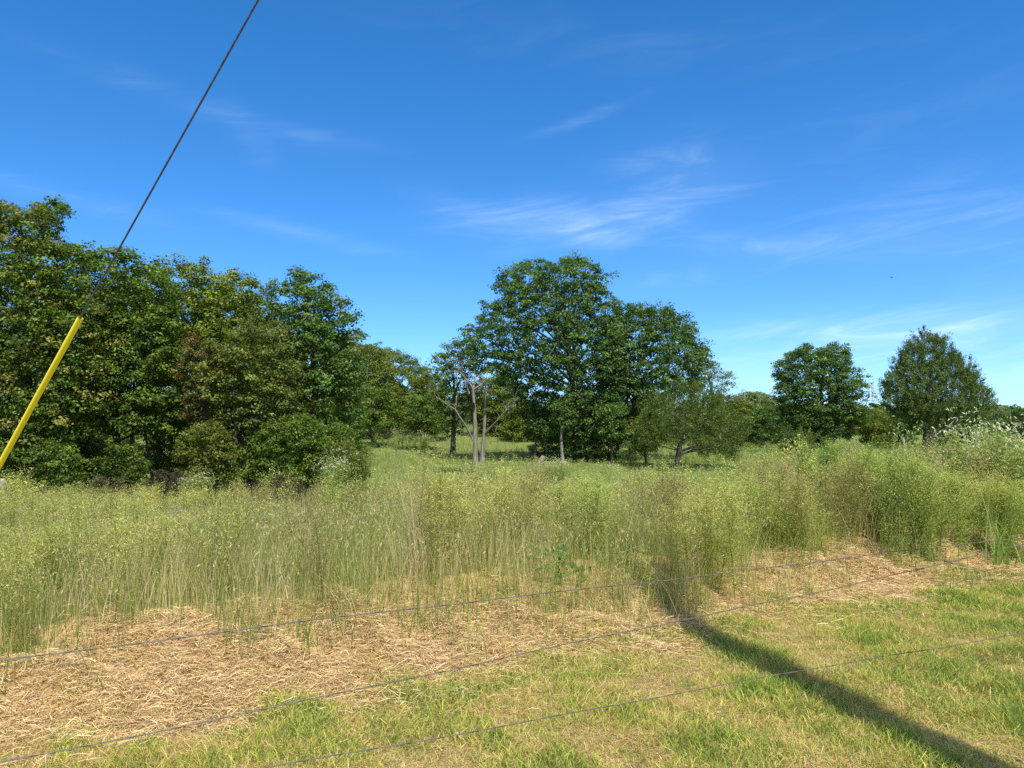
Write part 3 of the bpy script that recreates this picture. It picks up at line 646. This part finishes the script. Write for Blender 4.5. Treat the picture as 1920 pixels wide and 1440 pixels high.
for i, (nm, lab, bx, Y, poly, cl) in enumerate((
    ('shrub', 'green low shrub below the brown vine covered sapling', 375, 18.6, [(330, 840), (350, 800), (400, 790), (430, 820), (450, 860), (440, 905), (340, 910)], G_olv),
    ('shrub', 'broad green shrub below the olive brown tree', 530, 18.8, [(470, 830), (500, 790), (560, 770), (600, 790), (620, 840), (610, 905), (480, 905)], G_left),
    ('shrub', 'dark green shrub at the right corner of the left wood', 640, 20, [(590, 830), (620, 790), (660, 800), (685, 840), (690, 890), (660, 915), (590, 905)], G_left),
    ('juniper_bush', 'olive juniper bush at the right corner of the left wood', 668, 18.5, [(610, 850), (640, 830), (680, 845), (695, 870), (690, 905), (620, 915)], G_olv),
    ('shrub', 'green shrub under the tall tree at the left edge', 95, 18.3, [(40, 850), (80, 820), (130, 835), (160, 870), (150, 915), (50, 920)], G_left),
    ('shrub', 'shaded shrub in the gap under the second tree from the left', 165, 23.5, [(120, 850), (150, 820), (195, 825), (205, 870), (190, 905), (120, 905)], G_left),
    ('shrub', 'leafy shrub half hiding the dark trunks under the second tree', 225, 19.6, [(175, 860), (205, 830), (250, 838), (275, 870), (270, 908), (180, 908)], G_left),
    ('shrub', 'shaded shrub right of the gap under the left wood', 315, 23.5, [(285, 850), (310, 810), (345, 820), (350, 900), (290, 905)], G_left),
    ('shrub', 'low shaded shrub in the middle of the gap under the left wood', 240, 25, [(195, 850), (235, 830), (290, 838), (300, 900), (195, 900)], G_left),
    ('shrub', 'leafy shrub left of the gap under the left wood', 130, 20.5, [(90, 850), (110, 805), (150, 800), (175, 850), (165, 905), (95, 910)], G_left),
    ('shrub', 'dark low shrub under the olive brown tree', 455, 19.2, [(425, 870), (445, 835), (480, 840), (495, 880), (485, 910), (430, 910)], G_left),
    ('shrub', 'dark bushy sapling hiding the trunks right of the gap', 300, 21.5, [(275, 800), (300, 760), (345, 765), (360, 830), (345, 900), (285, 880)], G_left),
    ('shrub', 'dark undergrowth at the foot of the second oak', 1135, 35.2, [(1085, 848), (1108, 820), (1150, 812), (1190, 832), (1195, 868), (1088, 868)], G_oak),
    ('shrub', 'shaded undergrowth behind the trunks of the big oak', 1050, 39, [(990, 838), (1030, 815), (1080, 815), (1095, 845), (1085, 862), (995, 862)], G_oak),
    ('shrub', 'dark shrub below the left wood at the very left edge', -30, 18.2, [(-110, 840), (-40, 820), (20, 850), (40, 915), (-110, 920)], G_left))):
    make_tree(nm, lab, bx, Y, poly, 17, cl, .085, 24, .20, .75, .035, .8, seed=20 + i, group=SH if 'oak' not in lab else None, cat='shrub', limbs=6, style='cedar' if 'juniper' in nm else 'broad')
# wood seen through and behind the left trees
for i, (bx, Y, poly) in enumerate(((40, 40, [(-60, 520), (60, 500), (150, 560), (170, 760), (120, 850), (-60, 850)]), (190, 34, [(90, 560), (200, 540), (320, 580), (350, 720), (330, 850), (110, 860)]),
                                   (430, 34, [(330, 560), (430, 540), (520, 600), (530, 780), (480, 880), (330, 880)]), (600, 32, [(480, 640), (600, 610), (660, 660), (680, 780), (650, 880), (500, 880)]), (-150, 30, [(-300, 480), (-180, 420), (-90, 460), (-80, 700), (-110, 880), (-300, 880)]))):
    make_tree('background_tree', ('shaded tree far behind the tall left edge tree', 'shaded tree seen through the gap under the left wood', 'shaded tree behind the olive brown small tree', 'shaded tree behind the dark round tree', 'tree beyond the left edge of the wood')[i], bx, Y, poly, 34, G_left, .2, 20, .45, .7, .18, .8, seed=30 + i, group='trees behind the left wood')
# slope wood behind
SL = 'light green trees on the slope behind'
for i, (bx, Y, poly, lab) in enumerate((
    (675, 52, [(610, 660), (650, 640), (700, 645), (735, 668), (750, 740), (745, 800), (700, 815), (620, 810)], 'light green tree on the slope right of the dark round tree'),
    (745, 55, [(700, 660), (735, 652), (770, 668), (800, 690), (815, 740), (810, 805), (750, 815), (710, 800)], 'light green tree in the middle of the slope'),
    (700, 46, [(660, 740), (690, 715), (730, 725), (745, 775), (735, 812), (665, 815)], 'dark green bushy tree stepping down right of the dark round tree'),
    (790, 44, [(755, 760), (780, 735), (815, 745), (828, 790), (815, 825), (760, 822)], 'dark green bush at the foot of the slope trees'),
    (800, 50, [(770, 715), (800, 695), (830, 710), (845, 760), (835, 815), (790, 825), (765, 800)], 'light green low tree left of the bleached dead tree'),
    (925, 54, [(870, 740), (900, 705), (950, 700), (985, 730), (990, 800), (960, 830), (890, 830)], 'yellow green tree behind the bleached dead tree'),
    (985, 50, [(940, 770), (975, 745), (1020, 760), (1030, 830), (985, 845), (945, 830)], 'yellow green low tree left of the big oak trunks'),
    (1060, 56, [(1010, 770), (1060, 740), (1130, 750), (1160, 800), (1120, 845), (1020, 845)], 'shaded low tree behind the trunks of the big oak'))):
    make_tree('slope_tree', lab, bx, Y, poly, 20, G_left if 'dark' in lab and 'right of the dark' not in lab or 'stepping' in lab else G_slp, .15, 30, .40, 1.25, .16, .8, seed=40 + i, group=SL)
# middle group
make_tree('small_tree', 'small tree with pale sparse top just left of the big oak', 848, 38,
    [(806, 662), (830, 646), (860, 640), (888, 650), (902, 690), (898, 750), (878, 790), (860, 820), (825, 815), (812, 740)], 17, G_pal[:1] + G_left, .14, 22, .3, .6, .15, .8, bark=M_bark, seed=50)
make_tree('oak_tree', 'big spreading oak, tallest of the middle group', 1083, 36,
    [(868, 625), (885, 602), (903, 592), (910, 570), (925, 541), (933, 520), (950, 505), (975, 491), (1000, 484), (1022, 492), (1045, 486), (1075, 480), (1102, 486), (1130, 500), (1148, 520), (1138, 546), (1152, 562), (1172, 582), (1180, 650), (1178, 740), (1165, 830), (1100, 852), (1030, 848), (985, 815), (962, 745), (935, 716), (900, 705), (880, 692), (866, 650)],
    21, G_oak, .155, 24, .34, .72, .20, .75, seed=51, limbs=34, trunks=[(1100, .5), (1120, .45)], top_f=.75)
make_tree('oak_tree', 'second oak joined to the right side of the big oak', 1185, 37,
    [(1125, 600), (1165, 576), (1195, 567), (1225, 576), (1258, 571), (1288, 590), (1305, 612), (1312, 640), (1330, 660), (1337, 690), (1322, 730), (1285, 750), (1235, 765), (1215, 825), (1165, 855), (1120, 840), (1110, 700)],
    20, G_oak, .155, 24, .34, .82, .17, .75, seed=52, limbs=24, trunks=[(1155, .6)])
make_tree('sparse_tree', 'pale airy tree showing behind the right side of the second oak', 1335, 50,
    [(1290, 660), (1322, 655), (1345, 682), (1380, 705), (1378, 728), (1352, 748), (1325, 790), (1295, 760)], 14, [(.12, .165, .065), (.10, .145, .055)], .16, 12, .36, .42, .12, .8, seed=53, limbs=16)
make_tree('juniper_tree', 'olive juniper with a short dark trunk right of the oaks', 1265, 31.5,
    [(1205, 760), (1228, 735), (1250, 742), (1268, 712), (1290, 722), (1312, 718), (1330, 745), (1352, 742), (1368, 775), (1392, 782), (1404, 815), (1390, 832), (1400, 856), (1320, 856), (1292, 834), (1240, 836), (1215, 852), (1185, 810)], 13, [(.075, .115, .02), (.09, .13, .024), (.06, .095, .018)], .115, 30, .27, .72, .13, .8, style='cedar', seed=54, limbs=26, tips=.5)
YT = 'slender young trees under the big oak'
for i, (bx, Y, poly, pale, lab) in enumerate((
    (1003, 35, [(985, 780), (1010, 765), (1030, 790), (1020, 820), (990, 822)], 0, 'dark slender trunked young tree, leftmost under the big oak'),
    (1057, 33.5, [(1035, 760), (1060, 745), (1078, 770), (1070, 800), (1042, 800)], 1, 'pale slender young tree left of the main oak trunk'),
    (1148, 34, [(1120, 770), (1150, 755), (1175, 780), (1165, 825), (1130, 825)], 0, 'dark young tree right of the main oak trunk'),
    (1212, 33, [(1180, 790), (1210, 775), (1235, 800), (1235, 845), (1190, 855)], 0, 'leafy light green young tree left of the juniper trunk'))):
    make_tree('young_tree', lab, bx, Y, poly, 12, G_slp if i == 3 else G_oak, .13, 22, .28, .7, .07 if i != 1 else .08, .8, bark=M_bark_pale if pale else M_bark, seed=60 + i, group=YT, limbs=6)
# right hand treeline
RT = 'trees along the far right treeline'
for i, (nm, bx, Y, poly, cl, sty, lab) in enumerate((
    ('far_tree', 1362, 60, [(1322, 775), (1345, 742), (1385, 738), (1420, 765), (1420, 845), (1330, 845)], G_olv, 'broad', 'olive far tree right of the juniper'),
    ('far_tree', 1425, 78, [(1375, 752), (1395, 734), (1432, 736), (1465, 746), (1475, 830), (1380, 830)], G_slp, 'broad', 'rounded light far tree left of the right oak'),
    ('far_tree', 1440, 57, [(1395, 790), (1420, 762), (1462, 766), (1482, 800), (1475, 845), (1400, 845)], G_oak, 'broad', 'low dark far tree left of the right oak'),
    ('oak_tree', 1542, 46, [(1450, 692), (1465, 670), (1490, 656), (1515, 645), (1530, 650), (1546, 656), (1566, 639), (1590, 650), (1596, 682), (1612, 702), (1624, 724), (1626, 755), (1620, 795), (1590, 825), (1540, 832), (1490, 828), (1462, 795), (1456, 740)], G_oak, 'broad', 'solitary dark oak at the right with a forked top'),
    ('small_tree', 1645, 52, [(1598, 785), (1640, 765), (1670, 780), (1682, 805), (1672, 840), (1615, 842)], G_slp, 'broad', 'small yellow green tree between the right oak and the cedar'),
    ('cedar_tree', 1735, 42, [(1733, 615), (1742, 628), (1760, 632), (1780, 650), (1805, 672), (1825, 692), (1840, 722), (1860, 738), (1856, 772), (1830, 800), (1790, 815), (1745, 800), (1700, 805), (1668, 785), (1648, 748), (1656, 712), (1672, 700), (1682, 670), (1702, 650), (1716, 634)], G_ced, 'cedar', 'tall conical cedar at the right'),
    ('far_tree', 1682, 55, [(1660, 790), (1685, 765), (1715, 790), (1720, 850), (1660, 850)], G_oak, 'broad', 'dark far tree behind the left side of the cedar'),
    ('far_tree', 1800, 56, [(1745, 800), (1790, 782), (1850, 785), (1870, 815), (1865, 850), (1750, 850)], G_ced, 'broad', 'dark far tree behind the right side of the cedar'),
    ('far_tree', 1872, 66, [(1848, 790), (1860, 766), (1885, 765), (1900, 785), (1900, 840), (1850, 840)], G_pal, 'broad', 'pale brownish far tree right of the cedar'),
    ('far_tree', 1925, 64, [(1885, 785), (1905, 766), (1960, 768), (1985, 800), (1980, 840), (1890, 840)], G_oak, 'broad', 'dark far tree at the right edge'),
    ('small_tree', 1500, 40, [(1465, 830), (1480, 812), (1510, 808), (1530, 822), (1530, 850), (1470, 850)], G_ced, 'cedar', 'low juniper bush before the right oak'))):
    big = nm in ('oak_tree', 'cedar_tree')
    t = make_tree(nm, lab, bx, Y, poly, (12 if sty == 'cedar' else 16) if big else 14, cl, .16 if sty == 'broad' else .14, 24 if sty == 'broad' else 44, .34 if sty == 'broad' else .28, .82 if sty == 'broad' else .74, .22 if big else .13, .8, style=sty, seed=70 + i, group=RT, limbs=26 if big else 8, tips=.18 if sty == 'broad' else .6)

# ------------------------------------------------------------------ dead trees
def snag(name, label, Y, paths, base_px, hollow=None):
    b = ground_at(base_px, Y); t = thing(name, label, 'dead tree', b); r = np.random.default_rng(5)
    for j, group in enumerate(paths):
        T = Tubes()
        for pts, r0, r1 in group:
            pp = np.array([P(x, y, Y + dy) for x, y, dy in pts]); n = len(pp) * 3; u = np.linspace(0, len(pp) - 1, n)
            q = np.stack([np.interp(u, np.arange(len(pp)), pp[:, i]) for i in range(3)], 1); q[1:-1] = (q[:-2] + 2 * q[1:-1] + q[2:]) / 4
            if pts[0][1] > 855: q[0][2] = b[2] - .1
            if j > 0:       # bare twigs
                for i in range(2, n):
                    if r.random() < .55:
                        L = r.uniform(.15, .55); e = q[i] + unit(r.normal(size=3) + np.array((0, 0, .7))) * L
                        T.add(bez(q[i], (q[i] + e) / 2 + r.normal(0, .06, 3), e, 4), [.012, .010, .007, .004], 4)
            T.add(q, np.linspace(r0, r1, n) * (1 if j == 0 else .52), 8, wob=.06, r=r)
        new_obj('trunk' if j == 0 else 'branch', T.mesh('trunk', M_dead, b), t)
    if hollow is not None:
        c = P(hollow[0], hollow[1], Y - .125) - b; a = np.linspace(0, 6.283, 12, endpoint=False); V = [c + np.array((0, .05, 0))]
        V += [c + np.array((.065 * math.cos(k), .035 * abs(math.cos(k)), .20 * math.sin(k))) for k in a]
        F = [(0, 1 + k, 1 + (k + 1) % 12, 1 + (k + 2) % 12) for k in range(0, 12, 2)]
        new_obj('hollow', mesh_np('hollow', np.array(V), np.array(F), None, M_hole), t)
snag('dead_tree', 'bleached leafless dead tree with forked bare limbs left of the big oak', 33.5, [
    [([(891, 866, 0), (891, 830, 0), (891, 799, 0), (889, 755, 0), (886, 722, 0)], .12, .05)],
    [([(886, 726, 0), (871, 707, .1), (862, 698, .2), (859, 686, .2), (862, 678, .2)], .075, .02), ([(871, 707, .1), (866, 692, -.2), (868, 682, -.2)], .03, .012)],
    [([(880, 738, 0), (876, 726, 0), (864, 713, -.3), (853, 698, -.5)], .06, .02), ([(876, 726, 0), (875, 714, -.2), (870, 705, -.3)], .03, .012)],
    [([(888, 730, 0), (903, 721, 0), (912, 709, .2), (916, 692, .3)], .075, .02), ([(907, 717, 0), (905, 707, 0), (900, 700, -.1)], .025, .01)],
    [([(888, 740, 0), (889, 718, .1), (891, 704, .1), (888, 690, .2)], .07, .015)],
    [([(887, 826, 0), (874, 799, -.3), (862, 782, -.5), (853, 767, -.6), (839, 760, -.8), (828, 750, -.9), (818, 746, -1)], .085, .03), ([(824, 748, -.9), (821, 738, -.9), (820, 729, -1)], .03, .01), ([(854, 768, -.6), (856, 755, -.6), (855, 748, -.6)], .028, .01), ([(842, 761, -.7), (840, 752, -.8)], .03, .01)]],
    891, (888, 763))
snag('dead_tree', 'second grey dead tree with a bare limb bent right behind the bleached one', 35, [
    [([(904, 866, 0), (906, 830, 0), (909, 790, 0), (910, 760, 0), (911, 730, 0), (909, 712, 0)], .11, .015)],
    [([(910, 740, 0), (917, 732, 0), (925, 727, 0), (938, 729, .2)], .06, .02)],
    [([(907, 815, 0), (921, 800, -.3), (936, 785, -.6), (949, 769, -.8), (965, 759, -.9), (966, 744, -.9), (972, 726, -.9)], .08, .018), ([(949, 769, -.8), (958, 752, -.9), (965, 746, -.9)], .045, .02), ([(964, 747, -.9), (962, 736, -.9), (961, 728, -.9)], .03, .012), ([(950, 768, -.8), (945, 758, -.8), (943, 750, -.8)], .025, .01)]],
    904)
# bleached fallen limb hanging from the cedar
b = P(1755, 815, 40.5); T = Tubes()
T.add(np.array([P(1745, 822, 40.5), P(1765, 808, 40.3), P(1778, 800, 40.2), P(1795, 782, 40.2)]) - b, [.06, .055, .04, .015], 7, wob=.06)
T.add(np.array([P(1778, 800, 40.2), P(1792, 803, 40.0), P(1803, 805, 39.9)]) - b, [.028, .02, .01], 6)
t = new_obj('dead_limb', T.mesh('dead_limb', M_dead), None, [float(v) for v in b]); tag(t, 'bare bleached limb sticking out low on the right of the cedar', 'branch')

# ------------------------------------------------------------------ far wood on the horizon
def far_wood():
    Q, C = [], []; r = np.random.default_rng(9)
    for k in range(520):
        a = r.uniform(-1.15, 1.15); d = r.uniform(120, 210); x, y = d * math.tan(a) if abs(a) < .9 else d * math.tan(.9) * np.sign(a) * r.uniform(1, 1.6), d
        h = r.uniform(4.5, 7.2); R = r.uniform(2.4, 4.2); n = 260; dd = unit(r.normal(size=(n, 3))); dd[:, 2] = np.abs(dd[:, 2]) * 1.5 - .85; dd[:, 2] = np.minimum(dd[:, 2], 1)
        c = np.array((x, y, float(zt(x, y)) + h * .45)) + dd * np.array((R, R, h * .55)) * r.uniform(.75, 1.08, (n, 1))
        Q.append(leaf_quads(c, dd + np.array((0, 0, .5)) + .5 * r.normal(size=(n, 3)), r.uniform(.6, 1.3, n), .8, r=r)); base = np.array(((.085, .12, .035), (.07, .105, .03), (.10, .125, .04))[r.integers(3)])
        C.append(base * np.exp(.2 * r.normal(size=(n, 1))) * np.exp(.12 * r.normal()))
    me = quads_mesh('far_woods', np.concatenate(Q), np.concatenate(C), M_leaf)
    tag(new_obj('far_woods', me), 'distant low belt of woods along the horizon', 'woods', kind='stuff')
far_wood()

# ------------------------------------------------------------------ pylon, bird, posts
def pylon():
    Y = 380; x = ray(1635, 800)[0] * Y; k = Y / 1440; b = np.array((x, Y, float(zt(x, Y)))); top = P(1635, 718, Y)[2] - b[2]
    t = thing('transmission_tower', 'slim grey lattice transmission tower between the right oak and the cedar', 'pylon', b)
    T = Tubes(); R = .19
    def w(z): return 4.2 + (1.0 - 4.2) * min(1, z / (top * .72)) if z < top * .72 else 1.0
    zs = [0, top * .25, top * .48, top * .62, top * .72, top * .81, top * .90, top]
    for i in range(len(zs) - 1):
        z0, z1 = zs[i], zs[i + 1]; a, c = w(z0), w(z1)
        for sx, sy in ((1, 1), (1, -1), (-1, -1), (-1, 1)):
            T.add([(sx * a, sy * a, z0), (sx * c, sy * c, z1)], R, 5)
            T.add([(sx * a, sy * a, z0), ((-sx if sx == sy else sx) * c, (sy if sx == sy else -sy) * c, z1)], R * .45, 4)
            T.add([(sx * c, sy * c, z1), ((-sx if sx == sy else sx) * c, (sy if sx == sy else -sy) * c, z1)], R * .8, 4)
    new_obj('lattice_mast', T.mesh('lattice_mast', M_steel, smooth=False), t)
    for z in (top, top * 1.06):
        T = Tubes(); T.add([(-1.9, 0, z), (0, 0, z + .5), (1.9, 0, z + .2)], R * .5, 4); T.add([(1, -1, top), (1, 0, top * 1.08)], R * .5, 4); new_obj('cross_arm', T.mesh('cross_arm', M_steel, smooth=False), t)
pylon()
def bird():
    c = P(1672, 520, 70); V = np.array([(-.32, .05, .10), (-.12, -.06, .04), (0, -.05, 0), (-.12, .06, .05), (.32, .05, .02), (.12, -.06, .03), (.12, .07, .04), (0, .18, 0), (0, -.16, .0), (.03, 0, -.05), (-.03, 0, -.05), (0, .06, .05)])
    F = [(0, 1, 2, 3), (4, 6, 2, 5), (8, 9, 7, 11), (8, 11, 7, 10), (8, 10, 7, 9)]
    tag(new_obj('bird', mesh_np('bird', V, np.array(F), None, M_bird), None, [float(v) for v in c]), 'tiny dark bird gliding in the blue sky above the cedar', 'bird')
bird()
b = ground_at(8, 15.5); T = Tubes(); hgt = P(8, 897, 15.5)[2] - b[2]
T.add([(0, 0, -.1), (.01, 0, hgt * .5), (0, .01, hgt)], [.05, .046, .04], 9, wob=.03)
tag(new_obj('fence_post', T.mesh('fence_post', M_postw), None, [float(v) for v in b]), 'pale weathered post in the weeds below the yellow guard', 'post')
b = ground_at(1695, 40); T = Tubes(); T.add([(0, 0, -.1), (0, .02, .5), (-.06, 0, 1.0)], [.085, .075, .06], 8, wob=.05)
tag(new_obj('stump', T.mesh('stump', M_dead), None, [float(v) for v in b]), 'pale broken stump left of the cedar trunk', 'stump')
b = ground_at(1015, 32.5); T = Tubes(); T.add([(-.1, 0, -.1), (0, 0, .3), (.1, 0, .45)], [.15, .12, .08], 9, wob=.07)
tag(new_obj('stump', T.mesh('stump', M_bark_pale), None, [float(v) for v in b]), 'thick grey stump at the foot of the big oak', 'stump')

# ------------------------------------------------------------------ fence wires, utility pole, guy wire
def fence():
    def on(px, py):
        r = ray(px, py); y = 3.0 / (1 - .567 * r[0]); return r * y + np.array((0, 0, CAM_H))
    W = [[(0, 1238), (200, 1213), (400, 1188), (600, 1164), (830, 1135), (1150, 1096), (1250, 1085), (1500, 1059), (1640, 1041), (1920, 1008)],
         [(0, 1428), (200, 1388), (400, 1346), (600, 1305), (800, 1266), (1000, 1225), (1300, 1160), (1500, 1115), (1700, 1070), (1920, 1022)],
         [(300, 1474), (500, 1438), (600, 1421), (800, 1388), (1000, 1355), (1320, 1291), (1480, 1260), (1700, 1222), (1920, 1188)]]
    t = thing('wire_fence', 'three strand wire fence crossing in front of the mown grass', 'fence', (0, 3.0, 0)); o = np.array((0, 3.0, 0))
    ends = [[], []]
    for w in W:
        pts = np.array([on(*p) for p in w]); xs = pts[:, 0]; co = np.polyfit(xs, pts[:, 2], 2)
        x = np.linspace(-3.6, 5.6, 500); z = np.polyval(co, np.clip(x, -2.2, 3.6)); y = 3.0 + .567 * x
        z += .004 * np.sin(x * 2.3 + co[2] * 9) + .002 * np.sin(x * 7.1)
        base = np.stack([x, y, z], 1); T = Tubes(); ph = x / .035
        for s in (0, np.pi):
            off = .0016 * np.stack([np.cos(ph + s) * -.49, np.cos(ph + s) * .87, np.sin(ph + s)], 1)
            T.add(base + off, .00135, 5)
        new_obj('wire', T.mesh('wire', M_wire, o), t); ends[0].append(base[0]); ends[1].append(base[-1])
    for e in ends:
        T = Tubes(); g = e[0]; g0 = float(zt(g[0], g[1])); top = max(p[2] for p in e) + .15
        T.add([(g[0], g[1] + .06, g0 - .1), (g[0], g[1] + .06, top)], [.055, .05], 10, wob=.02); new_obj('post', T.mesh('post', M_postw, o), t)
fence()
pole_xy = np.array((3.66, -.66))
def utility_pole():
    x, y = pole_xy; z = float(zt(x, y)); t = thing('utility_pole', 'round wooden utility pole that throws the long shadow over the grass', 'pole', (x, y, z))
    T = Tubes(); T.add([(0, 0, -.3), (0, 0, 7), (0, 0, 15)], [.195, .172, .145], 20); new_obj('shaft', T.mesh('shaft', M_pole), t)
    T = Tubes(); T.add([(-.12, 0, 6.9), (.12, 0, 6.9)], [.02, .02], 8); new_obj('guy_bolt', T.mesh('guy_bolt', M_cable), t)
utility_pole()
def guy():
    r1, r2 = ray(0, 862), ray(482, 0); n = np.cross(r1, r2)
    x, y = pole_xy; zp = -(n[0] * x + n[1] * y) / n[2]; top = np.array((x, y, zp + CAM_H))
    gy = 3.5; gx = (-n[2] * -CAM_H - n[1] * gy) / n[0]; anc = np.array((gx, gy, 0.0)); anc[2] = float(zt(gx, gy))
    d = top - anc; L = np.linalg.norm(d)
    def s_at(px):        # where the guy crosses a pixel column
        a = ray(px, 0 if px > 300 else 700)[0]; rr = ray(px, 590 if px > 20 else 860)[0]; return (rr * anc[1] - anc[0]) / (d[0] - rr * d[1])
    st = s_at(151)
    t = thing('guy_wire', 'steel guy wire slanting up across the sky with a yellow plastic guard', 'cable', anc)
    T = Tubes(); m = 160; f = np.linspace(.01, 1, m)[:, None]; base = f * d; u = unit(np.cross(d, (0, 0, 1.))); v = unit(np.cross(d, u)); ph = (f[:, 0] * L / .12)[:, None] * 6.28
    T.add(base, .0029, 8); new_obj('cable', T.mesh('cable', M_cable), t)
    T = Tubes(); g0, g1 = .06, st; ff = np.linspace(g0, g1, 24)[:, None]; sag = -.012 * np.sin(np.pi * (ff - g0) / (g1 - g0)) * np.array((0, 0, 1.))
    T.add(ff * d + sag, .0092, 18, cap=False); inner = ff * d + sag; T.add(inner, .0078, 18, cap=False)
    new_obj('guard', T.mesh('guard', M_yellow), t)
    T = Tubes(); T.add([-.05 * unit(d), .08 * d], [.012, .012], 8); new_obj('anchor_rod', T.mesh('anchor_rod', M_cable), t)
guy()
print('leaf faces', LEAF_TOTAL)
